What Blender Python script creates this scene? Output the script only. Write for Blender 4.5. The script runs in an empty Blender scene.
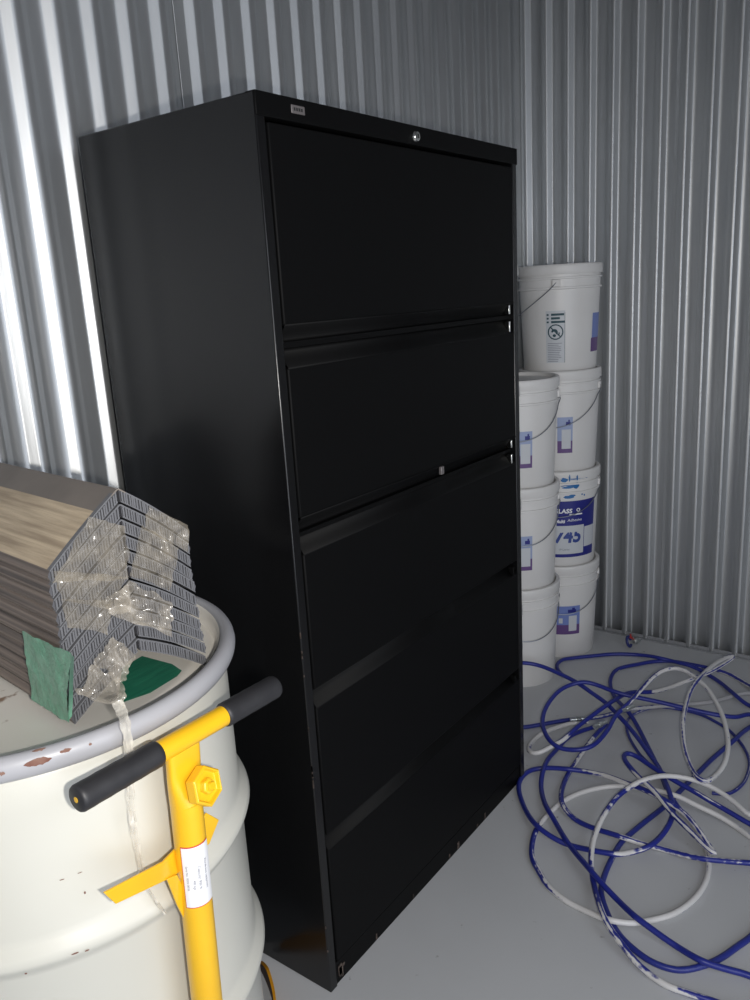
import bpy, bmesh, math, random
from mathutils import Vector, Matrix, noise
random.seed(7)
PI = math.pi
C = bpy.context.scene.collection
sc = bpy.context.scene

# ------------------------------------------------------------------ camera
CAM = Vector((-1.008, -0.9455, 1.3943)); YAW, PITCH, ROLL, FOC = 0.9264, 0.2493, -0.0592, 810.9455
cy_, sy_, cp_, sp_ = math.cos(YAW), math.sin(YAW), math.cos(PITCH), math.sin(PITCH)
Fw = Vector((sy_*cp_, cy_*cp_, -sp_)); r0 = Vector((cy_, -sy_, 0)); u0 = r0.cross(Fw)
cr, sr = math.cos(ROLL), math.sin(ROLL)
Rt = cr*r0 + sr*u0; Up = -sr*r0 + cr*u0
cd = bpy.data.cameras.new('camera'); cam = bpy.data.objects.new('camera', cd); C.objects.link(cam)
cd.sensor_fit = 'HORIZONTAL'; cd.sensor_width = 36; cd.lens = FOC*36/750; cd.clip_start = .02
cam.matrix_world = Matrix(((Rt.x, Up.x, -Fw.x, CAM.x), (Rt.y, Up.y, -Fw.y, CAM.y), (Rt.z, Up.z, -Fw.z, CAM.z), (0, 0, 0, 1)))
sc.camera = cam
def ray(x, y):
    return (Fw + Rt*((x-375)/FOC) + Up*((500-y)/FOC)).normalized()
def at_plane(x, y, p, n):
    d = ray(x, y); n = Vector(n); return CAM + d*((Vector(p)-CAM).dot(n)/d.dot(n))
def at_z(x, y, z): return at_plane(x, y, (0, 0, z), (0, 0, 1))
def at_y(x, y, v): return at_plane(x, y, (0, v, 0), (0, 1, 0))
def at_cyl(x, y, c, r):
    d = ray(x, y); ox, oy = CAM.x-c[0], CAM.y-c[1]
    A = d.x**2+d.y**2; B = 2*(ox*d.x+oy*d.y); K = ox*ox+oy*oy-r*r
    return CAM + d*((-B-math.sqrt(max(B*B-4*A*K, 0)))/(2*A))

# ------------------------------------------------------------------ helpers
def obj(name, bm, m, parent=None, smooth=35, bevel=0, loc=None):
    me = bpy.data.meshes.new(name); bm.normal_update(); bm.to_mesh(me); bm.free()
    o = bpy.data.objects.new(name, me); C.objects.link(o)
    for k in (m if isinstance(m, (list, tuple)) else [m]): me.materials.append(k)
    if smooth:
        me.polygons.foreach_set('use_smooth', [True]*len(me.polygons)); me.set_sharp_from_angle(angle=math.radians(smooth))
    if parent: o.parent = parent
    if bevel:
        b = o.modifiers.new('bevel', 'BEVEL'); b.width = bevel; b.segments = 2; b.limit_method = 'ANGLE'; b.angle_limit = math.radians(40); b.harden_normals = False
    return o
def tag(o, label=None, cat=None, group=None, kind=None):
    if label: o['label'] = label
    if cat: o['category'] = cat
    if group: o['group'] = group
    if kind: o['kind'] = kind
    return o
def thing(name, label, cat, loc=(0, 0, 0), rotz=0, group=None):
    o = bpy.data.objects.new(name, None); C.objects.link(o); o.location = loc; o.rotation_euler = (0, 0, rotz); o.empty_display_size = .05
    return tag(o, label, cat, group)
def box(bm, x0, x1, y0, y1, z0, z1, M=None, mi=0):
    v = [bm.verts.new(Vector(p) if M is None else M @ Vector(p)) for p in
         ((x0, y0, z0), (x1, y0, z0), (x1, y1, z0), (x0, y1, z0), (x0, y0, z1), (x1, y0, z1), (x1, y1, z1), (x0, y1, z1))]
    for f in ((3, 2, 1, 0), (4, 5, 6, 7), (0, 1, 5, 4), (1, 2, 6, 5), (2, 3, 7, 6), (3, 0, 4, 7)):
        bm.faces.new([v[i] for i in f]).material_index = mi
def lathe(bm, prof, n=64, c=(0, 0), closed=False):
    rings = []
    for r, z in prof:
        if r < 1e-6: rings.append([bm.verts.new((c[0], c[1], z))])
        else: rings.append([bm.verts.new((c[0]+r*math.cos(2*PI*i/n), c[1]+r*math.sin(2*PI*i/n), z)) for i in range(n)])
    if closed: rings.append(rings[0])
    for a, b in zip(rings, rings[1:]):
        for i in range(n):
            j = (i+1) % n
            if len(a) == 1 and len(b) == 1: continue
            if len(a) == 1: bm.faces.new((a[0], b[j], b[i]))
            elif len(b) == 1: bm.faces.new((a[i], a[j], b[0]))
            else: bm.faces.new((a[i], a[j], b[j], b[i]))
def frames(pts):
    T = [(pts[min(i+1, len(pts)-1)]-pts[max(i-1, 0)]).normalized() for i in range(len(pts))]
    up = Vector((0, 0, 1)) if abs(T[0].z) < .9 else Vector((0, 1, 0))
    N = (up - T[0]*up.dot(T[0])).normalized(); out = []
    for t in T:
        N = (N - t*N.dot(t)).normalized(); out.append((t, N, t.cross(N)))
    return out
def tube(bm, pts, r, n=10, cap=True, layer=None, vals=None):
    pts = [Vector(p) for p in pts]; fr = frames(pts); rings = []
    for k, (p, (t, a, b)) in enumerate(zip(pts, fr)):
        rr = r[k] if isinstance(r, (list, tuple)) else r
        ring = [bm.verts.new(p + a*rr*math.cos(2*PI*i/n) + b*rr*math.sin(2*PI*i/n)) for i in range(n)]
        if layer is not None:
            for v in ring: v[layer] = vals[k]
        rings.append(ring)
    for A, B in zip(rings, rings[1:]):
        for i in range(n): bm.faces.new((A[i], A[(i+1) % n], B[(i+1) % n], B[i]))
    if cap: bm.faces.new(rings[0][::-1]); bm.faces.new(rings[-1])
def smooth_path(pts, step=.5):
    out = []
    P = [pts[0]]+list(pts)+[pts[-1]]
    for i in range(1, len(P)-2):
        a, b, c, d = [Vector(q) for q in P[i-1:i+3]]
        n = max(2, int((c-b).length/step))
        for k in range(n):
            t = k/n; out.append(.5*((2*b)+(c-a)*t+(2*a-5*b+4*c-d)*t*t+(3*b-a-3*c+d)*t**3))
    out.append(Vector(P[-2])); return out
def text_mesh(body, size, bold=False):
    cu = bpy.data.curves.new('t', 'FONT'); cu.body = body; cu.size = size; cu.align_x = 'CENTER'; cu.align_y = 'CENTER'; cu.resolution_u = 3
    if bold: cu.offset = size*.035
    o = bpy.data.objects.new('t', cu); C.objects.link(o); bpy.context.view_layer.update()
    me = bpy.data.meshes.new_from_object(o.evaluated_get(bpy.context.evaluated_depsgraph_get()))
    bpy.data.objects.remove(o); return me
def add_mapped(bm, me, fn, mi=0):
    b2_ = bmesh.new(); b2_.from_mesh(me); bmesh.ops.triangulate(b2_, faces=b2_.faces)
    for _ in range(3):
        le = [e for e in b2_.edges if e.calc_length() > .006]
        if le: bmesh.ops.subdivide_edges(b2_, edges=le, cuts=1)
        bmesh.ops.triangulate(b2_, faces=b2_.faces)
    b2_.to_mesh(me); b2_.free()
    vs = [bm.verts.new(fn(v.co.x, v.co.y)) for v in me.vertices]
    for p in me.polygons:
        try: bm.faces.new([vs[i] for i in p.vertices]).material_index = mi
        except ValueError: pass

# ------------------------------------------------------------------ materials
def mat(name, col, rough=.5, metal=0, spec=.5, noise_amt=0, noise_scale=8, col2=None, bump=0, bump_scale=60, stretch=None, coat=0):
    m = bpy.data.materials.new(name); m.use_nodes = True; nt = m.node_tree; N = nt.nodes; L = nt.links
    b = N['Principled BSDF']; b.inputs['Base Color'].default_value = (*col, 1); b.inputs['Roughness'].default_value = rough
    b.inputs['Metallic'].default_value = metal; b.inputs['Specular IOR Level'].default_value = spec; b.inputs['Coat Weight'].default_value = coat
    if noise_amt or bump:
        tc = N.new('ShaderNodeTexCoord'); mp = N.new('ShaderNodeMapping'); L.new(tc.outputs['Object'], mp.inputs[0])
        if stretch: mp.inputs['Scale'].default_value = stretch
    if noise_amt:
        n = N.new('ShaderNodeTexNoise'); n.inputs['Scale'].default_value = noise_scale; n.inputs['Detail'].default_value = 5; L.new(mp.outputs[0], n.inputs[0])
        r = N.new('ShaderNodeMapRange'); r.inputs[1].default_value = .36; r.inputs[2].default_value = .66; r.inputs[3].default_value = 0; r.inputs[4].default_value = noise_amt
        L.new(n.outputs[0], r.inputs[0])
        x = N.new('ShaderNodeMixRGB'); x.inputs[1].default_value = (*col, 1); x.inputs[2].default_value = (*(col2 or [c*.6 for c in col]), 1)
        L.new(r.outputs[0], x.inputs[0]); L.new(x.outputs[0], b.inputs['Base Color'])
        m['mix'] = x.name
    if bump:
        n2 = N.new('ShaderNodeTexNoise'); n2.inputs['Scale'].default_value = bump_scale; n2.inputs['Detail'].default_value = 3; L.new(mp.outputs[0], n2.inputs[0])
        bp = N.new('ShaderNodeBump'); bp.inputs['Strength'].default_value = bump; bp.inputs['Distance'].default_value = .002; L.new(n2.outputs[0], bp.inputs['Height']); L.new(bp.outputs[0], b.inputs['Normal'])
    return m
def add_spots(m, col, scale, lo, hi, zrange=None):
    """patches of another colour (rust, scratches) where a noise is high; optionally only within a z band of the object"""
    nt = m.node_tree; N = nt.nodes; L = nt.links; b = N['Principled BSDF']
    tc = N.new('ShaderNodeTexCoord'); n = N.new('ShaderNodeTexNoise'); n.inputs['Scale'].default_value = scale; n.inputs['Detail'].default_value = 6; L.new(tc.outputs['Object'], n.inputs[0])
    r = N.new('ShaderNodeMapRange'); r.inputs[1].default_value = lo; r.inputs[2].default_value = hi; L.new(n.outputs[0], r.inputs[0])
    f = r.outputs[0]
    if zrange:
        s = N.new('ShaderNodeSeparateXYZ'); L.new(tc.outputs['Object'], s.inputs[0])
        g = N.new('ShaderNodeMapRange'); g.inputs[1].default_value = zrange[0]; g.inputs[2].default_value = zrange[1]; L.new(s.outputs[2], g.inputs[0])
        mm = N.new('ShaderNodeMath'); mm.operation = 'MULTIPLY'; L.new(f, mm.inputs[0]); L.new(g.outputs[0], mm.inputs[1]); f = mm.outputs[0]
    x = N.new('ShaderNodeMixRGB'); x.inputs[2].default_value = (*col, 1); L.new(f, x.inputs[0])
    src = b.inputs['Base Color'].links
    if src: L.new(src[0].from_socket, x.inputs[1])
    else: x.inputs[1].default_value = b.inputs['Base Color'].default_value
    L.new(x.outputs[0], b.inputs['Base Color'])
    return m
M = {}
M['steel'] = mat('galvanized steel', (.72, .735, .745), .44, .76, noise_amt=.5, noise_scale=5, col2=(.56, .58, .60), stretch=(3, 3, .5), bump=.05, bump_scale=30)
_n = M['steel'].node_tree.nodes; _b = _n['Principled BSDF']; _b.inputs['Anisotropic'].default_value = .93
_t = _n.new('ShaderNodeCombineXYZ'); _t.inputs[2].default_value = 1; M['steel'].node_tree.links.new(_t.outputs[0], _b.inputs['Tangent'])
M['trim'] = mat('galvanized trim', (.42, .43, .45), .5, .7)
M['floor'] = mat('painted concrete', (.52, .53, .55), .5, noise_amt=.35, noise_scale=3, col2=(.45, .46, .475), bump=.08, bump_scale=120)
add_spots(M['floor'], (.2, .2, .2), 28, .70, .76)
M['ceil'] = mat('ceiling steel', (.12, .12, .13), .6)
M['black'] = mat('black cabinet paint', (.005, .005, .0055), .22, spec=.45, bump=.02, bump_scale=700)
add_spots(M['black'], (.035, .018, .010), 14, .72, .80)
M['blackfront'] = mat('black drawer paint', (.0032, .0032, .0034), .55, spec=.10, bump=.02, bump_scale=700)
M['chip'] = mat('chipped paint metal', (.16, .12, .10), .5, .3, noise_amt=1, noise_scale=60, col2=(.02, .015, .012))
M['chrome'] = mat('chrome', (.75, .75, .72), .18, 1)
M['plate'] = mat('nameplate', (.22, .20, .20), .45, .5)
M['platetext'] = mat('nameplate print', (.02, .02, .02), .6)
M['drum'] = mat('cream drum paint', (.63, .62, .56), .33, noise_amt=.25, noise_scale=4, col2=(.57, .555, .49), coat=.15)
M['lid'] = mat('drum lid paint', (.86, .83, .77), .4, noise_amt=.5, noise_scale=6, col2=(.80, .74, .65))
add_spots(M['lid'], (.30, .20, .14), 22, .66, .72)
M['ring'] = mat('drum ring paint', (.40, .40, .425), .38, noise_amt=.3, noise_scale=10, col2=(.34, .34, .365))
add_spots(M['ring'], (.17, .07, .045), 13, .64, .67)
M['yellow'] = mat('yellow enamel', (.86, .50, .015), .33, noise_amt=.25, noise_scale=20, col2=(.74, .38, .012), coat=.3)
M['grip'] = mat('black rubber grip', (.018, .018, .021), .5, noise_amt=.4, noise_scale=30, col2=(.035, .035, .038))
M['white'] = mat('white paper', (.82, .82, .84), .45)
M['red'] = mat('red print', (.62, .06, .05), .5)
M['ink'] = mat('grey print', (.16, .17, .22), .6)
M['pail'] = mat('white plastic pail', (.70, .69, .68), .38, spec=.5, noise_amt=.2, noise_scale=9, col2=(.60, .585, .56))
add_spots(M['pail'], (.20, .19, .19), 22, .73, .77)
M['lidp'] = mat('white plastic lid', (.70, .69, .68), .42, noise_amt=.3, noise_scale=9, col2=(.58, .56, .54))
M['wire'] = mat('steel wire', (.25, .27, .31), .4, .8)
M['navy'] = mat('navy label', (.018, .022, .20), .4)
M['paleblue'] = mat('pale blue label', (.30, .36, .55), .45)
M['midblue'] = mat('blue label', (.16, .22, .50), .45)
M['numblue'] = mat('number blue', (.03, .06, .26), .45)
M['purple'] = mat('purple label', (.12, .06, .20), .45)
M['lightgrey'] = mat('grey label', (.55, .57, .60), .5)
M['teal'] = mat('dark teal print', (.01, .055, .075), .5)
M['splash'] = mat('blue paint splash', (.01, .13, .36), .4)
M['green'] = mat('green woven plastic', (.03, .22, .13), .35, noise_amt=.7, noise_scale=30, col2=(.01, .11, .07), stretch=(1, 8, 1), bump=.5, bump_scale=150)
M['netgreen'] = mat('pale green woven plastic', (.12, .30, .20), .30, noise_amt=.6, noise_scale=60, col2=(.22, .40, .30), bump=.6, bump_scale=220)
M['vent'] = mat('grey ribbed plastic', (.135, .136, .146), .5, noise_amt=.5, noise_scale=30, col2=(.11, .112, .125))
M['ventshade'] = mat('grey plastic with gap shade', (.075, .075, .085), .6)  # darker copy of the vent grey: shade of the rib gaps put into the colour
M['ventside'] = mat('dusty brown plastic edge', (.25, .20, .17), .6, noise_amt=1, noise_scale=16, col2=(.05, .042, .04), stretch=(1, .05, 9), bump=.4, bump_scale=60)
M['wingtop'] = mat('tan dusty matting', (.62, .50, .35), .6, noise_amt=.9, noise_scale=16, col2=(.33, .25, .17), stretch=(7, .35, 7), bump=.6, bump_scale=50)
M['captop'] = mat('dusty grey cap', (.22, .19, .165), .6, noise_amt=.6, noise_scale=7, col2=(.115, .098, .088))
M['strapband'] = mat('orange yellow steel', (.62, .27, .01), .4)
M['strapin'] = mat('dark brown inside', (.06, .025, .015), .7)  # inner face of the band in a darker brown
M['fit'] = mat('silver fitting', (.55, .58, .58), .3, .9)
def film_mat(name, a, tint):
    m = bpy.data.materials.new(name); m.use_nodes = True; nt = m.node_tree; N = nt.nodes; L = nt.links; N.clear()
    out = N.new('ShaderNodeOutputMaterial'); tr = N.new('ShaderNodeBsdfTransparent'); tr.inputs[0].default_value = (.97, .96, .94, 1)
    pr = N.new('ShaderNodeBsdfPrincipled'); pr.inputs['Base Color'].default_value = (*tint, 1); pr.inputs['Roughness'].default_value = .14; pr.inputs['Specular IOR Level'].default_value = .9
    mx = N.new('ShaderNodeMixShader')
    tc = N.new('ShaderNodeTexCoord'); n = N.new('ShaderNodeTexNoise'); n.inputs['Scale'].default_value = 34; n.inputs['Detail'].default_value = 2; L.new(tc.outputs['Object'], n.inputs[0])
    r = N.new('ShaderNodeMapRange'); r.inputs[1].default_value = .35; r.inputs[2].default_value = .72; r.inputs[3].default_value = a*.5; r.inputs[4].default_value = min(1, a*1.7); L.new(n.outputs[0], r.inputs[0])
    bp = N.new('ShaderNodeBump'); bp.inputs['Strength'].default_value = .9; bp.inputs['Distance'].default_value = .012; L.new(n.outputs[0], bp.inputs['Height']); L.new(bp.outputs[0], pr.inputs['Normal'])
    L.new(r.outputs[0], mx.inputs[0]); L.new(tr.outputs[0], mx.inputs[1]); L.new(pr.outputs[0], mx.inputs[2]); L.new(mx.outputs[0], out.inputs[0]); return m
M['film'] = film_mat('clear wrap film', .20, (.52, .46, .37))
M['film3'] = film_mat('twisted wrap film', .60, (.74, .70, .62))
M['film2'] = film_mat('crumpled wrap film', .34, (.50, .45, .38))
def hose_mat(name, blue, white, shade=0.0):
    """blue hose with dried paint where the 'paint' attribute and a noise say so"""
    m = bpy.data.materials.new(name); m.use_nodes = True; nt = m.node_tree; N = nt.nodes; L = nt.links; b = N['Principled BSDF']; b.inputs['Roughness'].default_value = .38
    at = N.new('ShaderNodeAttribute'); at.attribute_name = 'paint'
    tc = N.new('ShaderNodeTexCoord'); n = N.new('ShaderNodeTexNoise'); n.inputs['Scale'].default_value = 60; n.inputs['Detail'].default_value = 4; L.new(tc.outputs['Object'], n.inputs[0])
    a = N.new('ShaderNodeMath'); a.operation = 'MULTIPLY_ADD'; L.new(n.outputs[0], a.inputs[0]); a.inputs[1].default_value = .45; L.new(at.outputs['Fac'], a.inputs[2])
    r = N.new('ShaderNodeMapRange'); r.inputs[1].default_value = .62; r.inputs[2].default_value = .70; L.new(a.outputs[0], r.inputs[0])
    x = N.new('ShaderNodeMixRGB'); x.inputs[1].default_value = (*blue, 1); x.inputs[2].default_value = (*white, 1); L.new(r.outputs[0], x.inputs[0]); L.new(x.outputs[0], b.inputs['Base Color'])
    return m
M['hose'] = hose_mat('blue hose with white paint', (.017, .026, .235), (.66, .65, .65))
M['hose2'] = hose_mat('dark blue hose with grey paint', (.020, .030, .22), (.40, .40, .42))

# ------------------------------------------------------------------ setting
YB, XR, ZC = .545, 2.02, 2.75
def corrugated(name, edges, fn, z0=0, z1=ZC, slope=.0165, crest=.020, depth=.0148):
    """edges: start coordinate of each rib; a rib rises over slope, runs over crest, falls over slope"""
    prof = []
    e = .0032
    for s in edges:
        prof += [(s-e, 0), (s+e*.6, e*.9), (s+slope-e*.6, depth-e*.9), (s+slope+e, depth), (s+slope+crest/2, depth), (s+slope+crest-e, depth), (s+slope+crest+e*.6, depth-e*.9), (s+2*slope+crest-e*.6, e*.9), (s+2*slope+crest+e, 0)]
    bm = bmesh.new(); prev = None
    for t, d in prof:
        col = [bm.verts.new(fn(t, d, z)) for z in (z0, (z0+z1)/2, z1)]
        if prev:
            for i in range(2): bm.faces.new((prev[i], col[i], col[i+1], prev[i+1]))
        prev = col
    o = obj(name, bm, M['steel'], smooth=50); tag(o, kind='structure')
    s = o.modifiers.new('thickness', 'SOLIDIFY'); s.thickness = .0012; s.offset = 0
    return o
SL = .011
eb = []
x = .2886-.0085
while x > -2.4: eb.append(x); x -= .0864
eb = eb[::-1]
# an overlapped panel seam sits between the two runs of ribs
x = .3891-.0085
while x < 2.0: eb.append(x); x += .0894
corrugated('wall_back', eb, lambda t, d, z: (t, YB-d, z))
bm = bmesh.new(); box(bm, .348, .3785, YB-.0035, YB-.0015, 0, ZC); tag(obj('trim_1', bm, M['steel'], bevel=.0008), kind='structure')
er = []
y = .419-.0105
while y > -2.4: er.append(y); y -= .0836
er = [.419-.0105+.0836] + er
er = er[::-1]
corrugated('wall_right', er, lambda t, d, z: (XR-d, t, z), slope=.014, crest=.018, depth=.020)
bm = bmesh.new(); box(bm, XR-.0035, XR-.0015, -.060, -.037, 0, ZC); tag(obj('trim_2', bm, M['steel'], bevel=.0008), kind='structure')
bm = bmesh.new(); box(bm, XR-.020, XR-.0185, -2.35, YB-.02, .002, .016); box(bm, XR-.034, XR-.020, -2.35, YB-.02, 0, .004)
tag(obj('baseboard_right', bm, M['trim'], bevel=.001), kind='structure')
bm = bmesh.new(); box(bm, -2.4, XR-.035, YB-.034, YB-.022, 0, .004); box(bm, -2.4, XR-.035, YB-.0225, YB-.0205, 0, .016)
tag(obj('baseboard_back', bm, M['trim'], bevel=.001), kind='structure')
el = []; y = -2.35
while y < .45: el.append(y); y += .0864
corrugated('wall_left', el, lambda t, d, z: (-2.4+d, t, z))
bm = bmesh.new(); box(bm, -2.45, 2.06, -2.5, YB+.03, -.12, 0); tag(obj('floor', bm, M['floor'], smooth=0), kind='structure')
bm = bmesh.new(); box(bm, -2.45, 2.06, -2.5, YB+.03, ZC, ZC+.06); tag(obj('ceiling', bm, M['ceil'], smooth=0), kind='structure')
# front wall behind the camera with the open roll-up doorway
bm = bmesh.new(); box(bm, -2.45, -2.3, -2.5, -2.4, 0, ZC); box(bm, .25, 2.06, -2.5, -2.4, 0, ZC); box(bm, -2.3, .25, -2.5, -2.4, 2.66, ZC)
tag(obj('wall_front', bm, M['ceil'], smooth=0), kind='structure')

# ------------------------------------------------------------------ filing cabinet
W, D, H = .897, .4584, 1.71
cab = thing('filing_cabinet', 'tall black five-drawer lateral metal filing cabinet standing on the grey floor', 'filing cabinet')
bm = bmesh.new()
box(bm, 0, .022, .0, D, 0, H)            # sides
box(bm, W-.022, W, .0, D, 0, H)
box(bm, .022, W-.022, D-.012, D, 0, 1.69)   # back
box(bm, .022, W-.022, .022, D-.012, .01, .03)
obj('body', bm, M['black'], cab, bevel=.0025)
bm = bmesh.new(); box(bm, .0225, W-.0225, .02, D-.001, 1.69, H-.0005); box(bm, .0005, W+.001, -.0020, .0195, 1.674, H+.0005); obj('top', bm, M['blackfront'], cab, bevel=.0015)
def pull(bm, z0, z1, x0, x1, up):
    """full width finger pull: an angled lip seen as a sloping strip with a rolled edge"""
    n = 6; pr = []
    for i in range(n+1):
        t = i/n; pr.append((.001 + .016*math.sin(t*PI/2)**1.2, z0+(z1-z0)*t if up else z1-(z1-z0)*t))
    pr += [(.021, pr[-1][1])]; pr = [( -.0005, pr[0][1] - (.003 if up else -.003))] + pr
    cols = [[bm.verts.new((x, yy, zz)) for yy, zz in pr] for x in (x0, x1)]
    for i in range(len(pr)-1):
        f = (cols[0][i], cols[1][i], cols[1][i+1], cols[0][i+1]); bm.faces.new(f if up else f[::-1])
DX0, DX1 = .028, .874
drawers = [(1.350, 1.668, 1.322, None), (1.012, 1.279, .986, 1.311), (.676, .945, None, .975), (.358, .638, None, .668), (.056, .324, None, .350)]
for i, (z0, z1, low, high) in enumerate(drawers):
    bm = bmesh.new(); box(bm, DX0, DX1, .001, .021, z0, z1)
    dr = obj('drawer', bm, M['blackfront'], cab, bevel=.003)
    bm = bmesh.new()
    if high: pull(bm, z1+.001, high, DX0, DX1, True)
    if low: pull(bm, low, z0-.001, DX0, DX1, False)
    pu = obj('drawer_pull', bm, M['blackfront'], dr)
    s = pu.modifiers.new('t', 'SOLIDIFY'); s.thickness = .0012
    spots = []
    if high: spots.append((z1+.003, high-.003))
    if low: spots.append((low+.003, z0-.003))
    for a, b in spots:
        bm = bmesh.new(); box(bm, DX1-.030, DX1-.023, -.0015, .014, a, b)
        ec = obj('end_cap', bm, M['blackfront'] if i > 2 else M['chrome'], dr, bevel=.001)
        if i <= 2: ec['label'] = 'bright metal end cap of the pull'
bm = bmesh.new(); box(bm, .022, W-.022, .010, .024, 1.312, 1.322); box(bm, .022, W-.022, .010, .024, .976, .984); box(bm, .022, W-.022, .012, .024, .669, .675); box(bm, .022, W-.022, .012, .024, .351, .357)
obj('divider_rail', bm, M['blackfront'], cab)
bm = bmesh.new(); box(bm, .50, .512, -.003, .004, .992, 1.010); obj('latch', bm, M['plate'], cab, bevel=.001)
bm = bmesh.new(); box(bm, .0225, W-.0225, .004, .0215, 0, .052); obj('bottom_rail', bm, M['blackfront'], cab, bevel=.001)
# lock
bm = bmesh.new(); T = Matrix.Translation((.453, 0, 1.690)) @ Matrix.Rotation(PI/2, 4, 'X')
lathe(bm, [(.0001, .008), (.004, .008), (.0085, .007), (.0105, .004), (.0115, .0), (.0115, -.001)], 28); bmesh.ops.transform(bm, matrix=T, verts=bm.verts)
lk = obj('lock', bm, M['chrome'], cab); lk['label'] = 'small round silver key lock'
bm = bmesh.new(); box(bm, .451, .455, -.0088, -.0078, 1.686, 1.694); obj('keyhole', bm, M['platetext'], lk)
# nameplate
bm = bmesh.new(); box(bm, .083, .116, -.0035, -.001, 1.6865, 1.6995); npl = obj('nameplate', bm, M['plate'], cab, bevel=.0008); npl['label'] = 'small grey maker plate'
bm = bmesh.new()
for k in range(4): box(bm, .088+k*.006, .092+k*.006, -.0039, -.0034, 1.6905, 1.6955)
obj('plate_print', bm, M['platetext'], npl)
# chipped paint along the front edge and at the foot
def chip(*a):
    bm = bmesh.new(); box(bm, *a); obj('paint_chip', bm, M['chip'], cab)
for k in range(14):
    z = random.choice([random.uniform(.7, .86), random.uniform(.02, 1.2), random.uniform(.45, .55)]); h = random.uniform(.003, .018)
    chip(-.0006, .0012, -.0007, .0012, z, z+h)
for k in range(5):
    a = random.uniform(.006, .05); chip(a, a+random.uniform(.004, .014), .0028, .0045, random.uniform(.004, .03), random.uniform(.03, .045))
for k in range(6):
    a = random.uniform(.1, .86); chip(a, a+random.uniform(.003, .012), .003, .0045, .004, random.uniform(.010, .022))

# ------------------------------------------------------------------ drum
DC = (-.442, .14); RB = .288
drum = thing('steel_drum', 'large cream painted steel drum carrying the stack of ridge vents', 'drum', (DC[0], DC[1], 0))
def hoop(z, r=RB, h=.015, w=.028):
    return [(r, z-w), (r+h*.25, z-w*.65), (r+h*.8, z-w*.3), (r+h, z), (r+h*.8, z+w*.3), (r+h*.25, z+w*.65), (r, z+w)]
prof = [(0, .012), (RB-.012, .012), (RB-.010, 0), (RB+.004, .0), (RB+.006, .008), (RB, .016)] + hoop(.37) + hoop(.635) + [(RB, .83), (RB-.001, .868), (RB-.004, .874), (RB-.02, .874)]
bm = bmesh.new(); lathe(bm, prof, 128); obj('body', bm, M['drum'], drum, smooth=60)
prof = [(0, .884), (.10, .884), (.235, .884), (.24, .8855), (.25, .8855), (.256, .884), (.268, .8835), (.274, .881), (.278, .886), (.280, .902), (.283, .905)]
bm = bmesh.new(); lathe(bm, prof[::-1], 128); l = obj('lid', bm, M['lid'], drum, smooth=60); l['label'] = 'dirty cream lid sunk inside the ring'
prof = [(.2930 + .0125*math.cos(t), .894+.0160*math.sin(t)) for t in [2*PI*k/16 for k in range(16)]]
bm = bmesh.new(); lathe(bm, prof, 128, closed=True); rg = obj('closing_ring', bm, M['ring'], drum, smooth=60); rg['label'] = 'greyish closing ring with rust patches'
# rust patches on the ring (own shape, slightly proud)
def ring_patch(a0, a1, t0, t1, seed):
    n = 14; k = 5; g = []
    for i in range(n+1):
        row = []
        for j in range(k+1):
            s = i/n; q = j/k
            w = math.sin(PI*s)**.7*(1+.9*noise.noise(Vector((s*5, q*2, seed))))
            a = math.radians(a0+(a1-a0)*s); t = math.radians((t0+t1)/2+(q-.5)*(t1-t0)*w)
            r = .2930+.0129*math.cos(t); row.append(bm.verts.new((r*math.cos(a), r*math.sin(a), .894+.0164*math.sin(t))))
        g.append(row)
    for i in range(n):
        for j in range(k): bm.faces.new((g[i][j], g[i+1][j], g[i+1][j+1], g[i][j+1]))
bm = bmesh.new()
for (px, py, da, t0, t1, s) in ((37, 756, 2.9, 5, 36, 1), (38, 743, 1.5, 66, 84, 2), (64, 748, 1.3, 26, 42, 3), (3, 764, .6, 0, 16, 4), (88, 742, .35, 20, 32, 5)):
    q = at_z(px, py, .90); a = math.degrees(math.atan2(q.y-DC[1], q.x-DC[0])); ring_patch(a-da, a+da, t0, t1, s)
M['rust'] = mat('rust', (.16, .065, .045), .8, noise_amt=.6, noise_scale=60, col2=(.30, .19, .15))
obj('rust_patch', bm, M['rust'], rg)['label'] = 'brown rust patches'
for (px, py, w, h) in ((75, 953, .0045, .0011), (87, 950, .0028, .0011), (26, 973, .0015, .0012), (62, 880, .003, .0006), (85, 893, .0012, .002), (80, 873, .003, .0005)):
    bm = bmesh.new(); q = at_cyl(px, py, DC, RB+(.0145 if py > 940 else .0012)); a = math.atan2(q.y-DC[1], q.x-DC[0]); R_ = RB+(.0154 if py > 940 else .0007)
    vs = []
    for k in range(12):
        t = 2*PI*k/12; rr = 1+.5*noise.noise(Vector((k, px, 0)))
        aa = a+w*rr*math.cos(t)/R_; vs.append(bm.verts.new((R_*math.cos(aa), R_*math.sin(aa), q.z+h*rr*math.sin(t))))
    bm.faces.new(vs)
    obj('scuff_mark', bm, M['rust'], drum)['label'] = 'small brown scuff'

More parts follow.
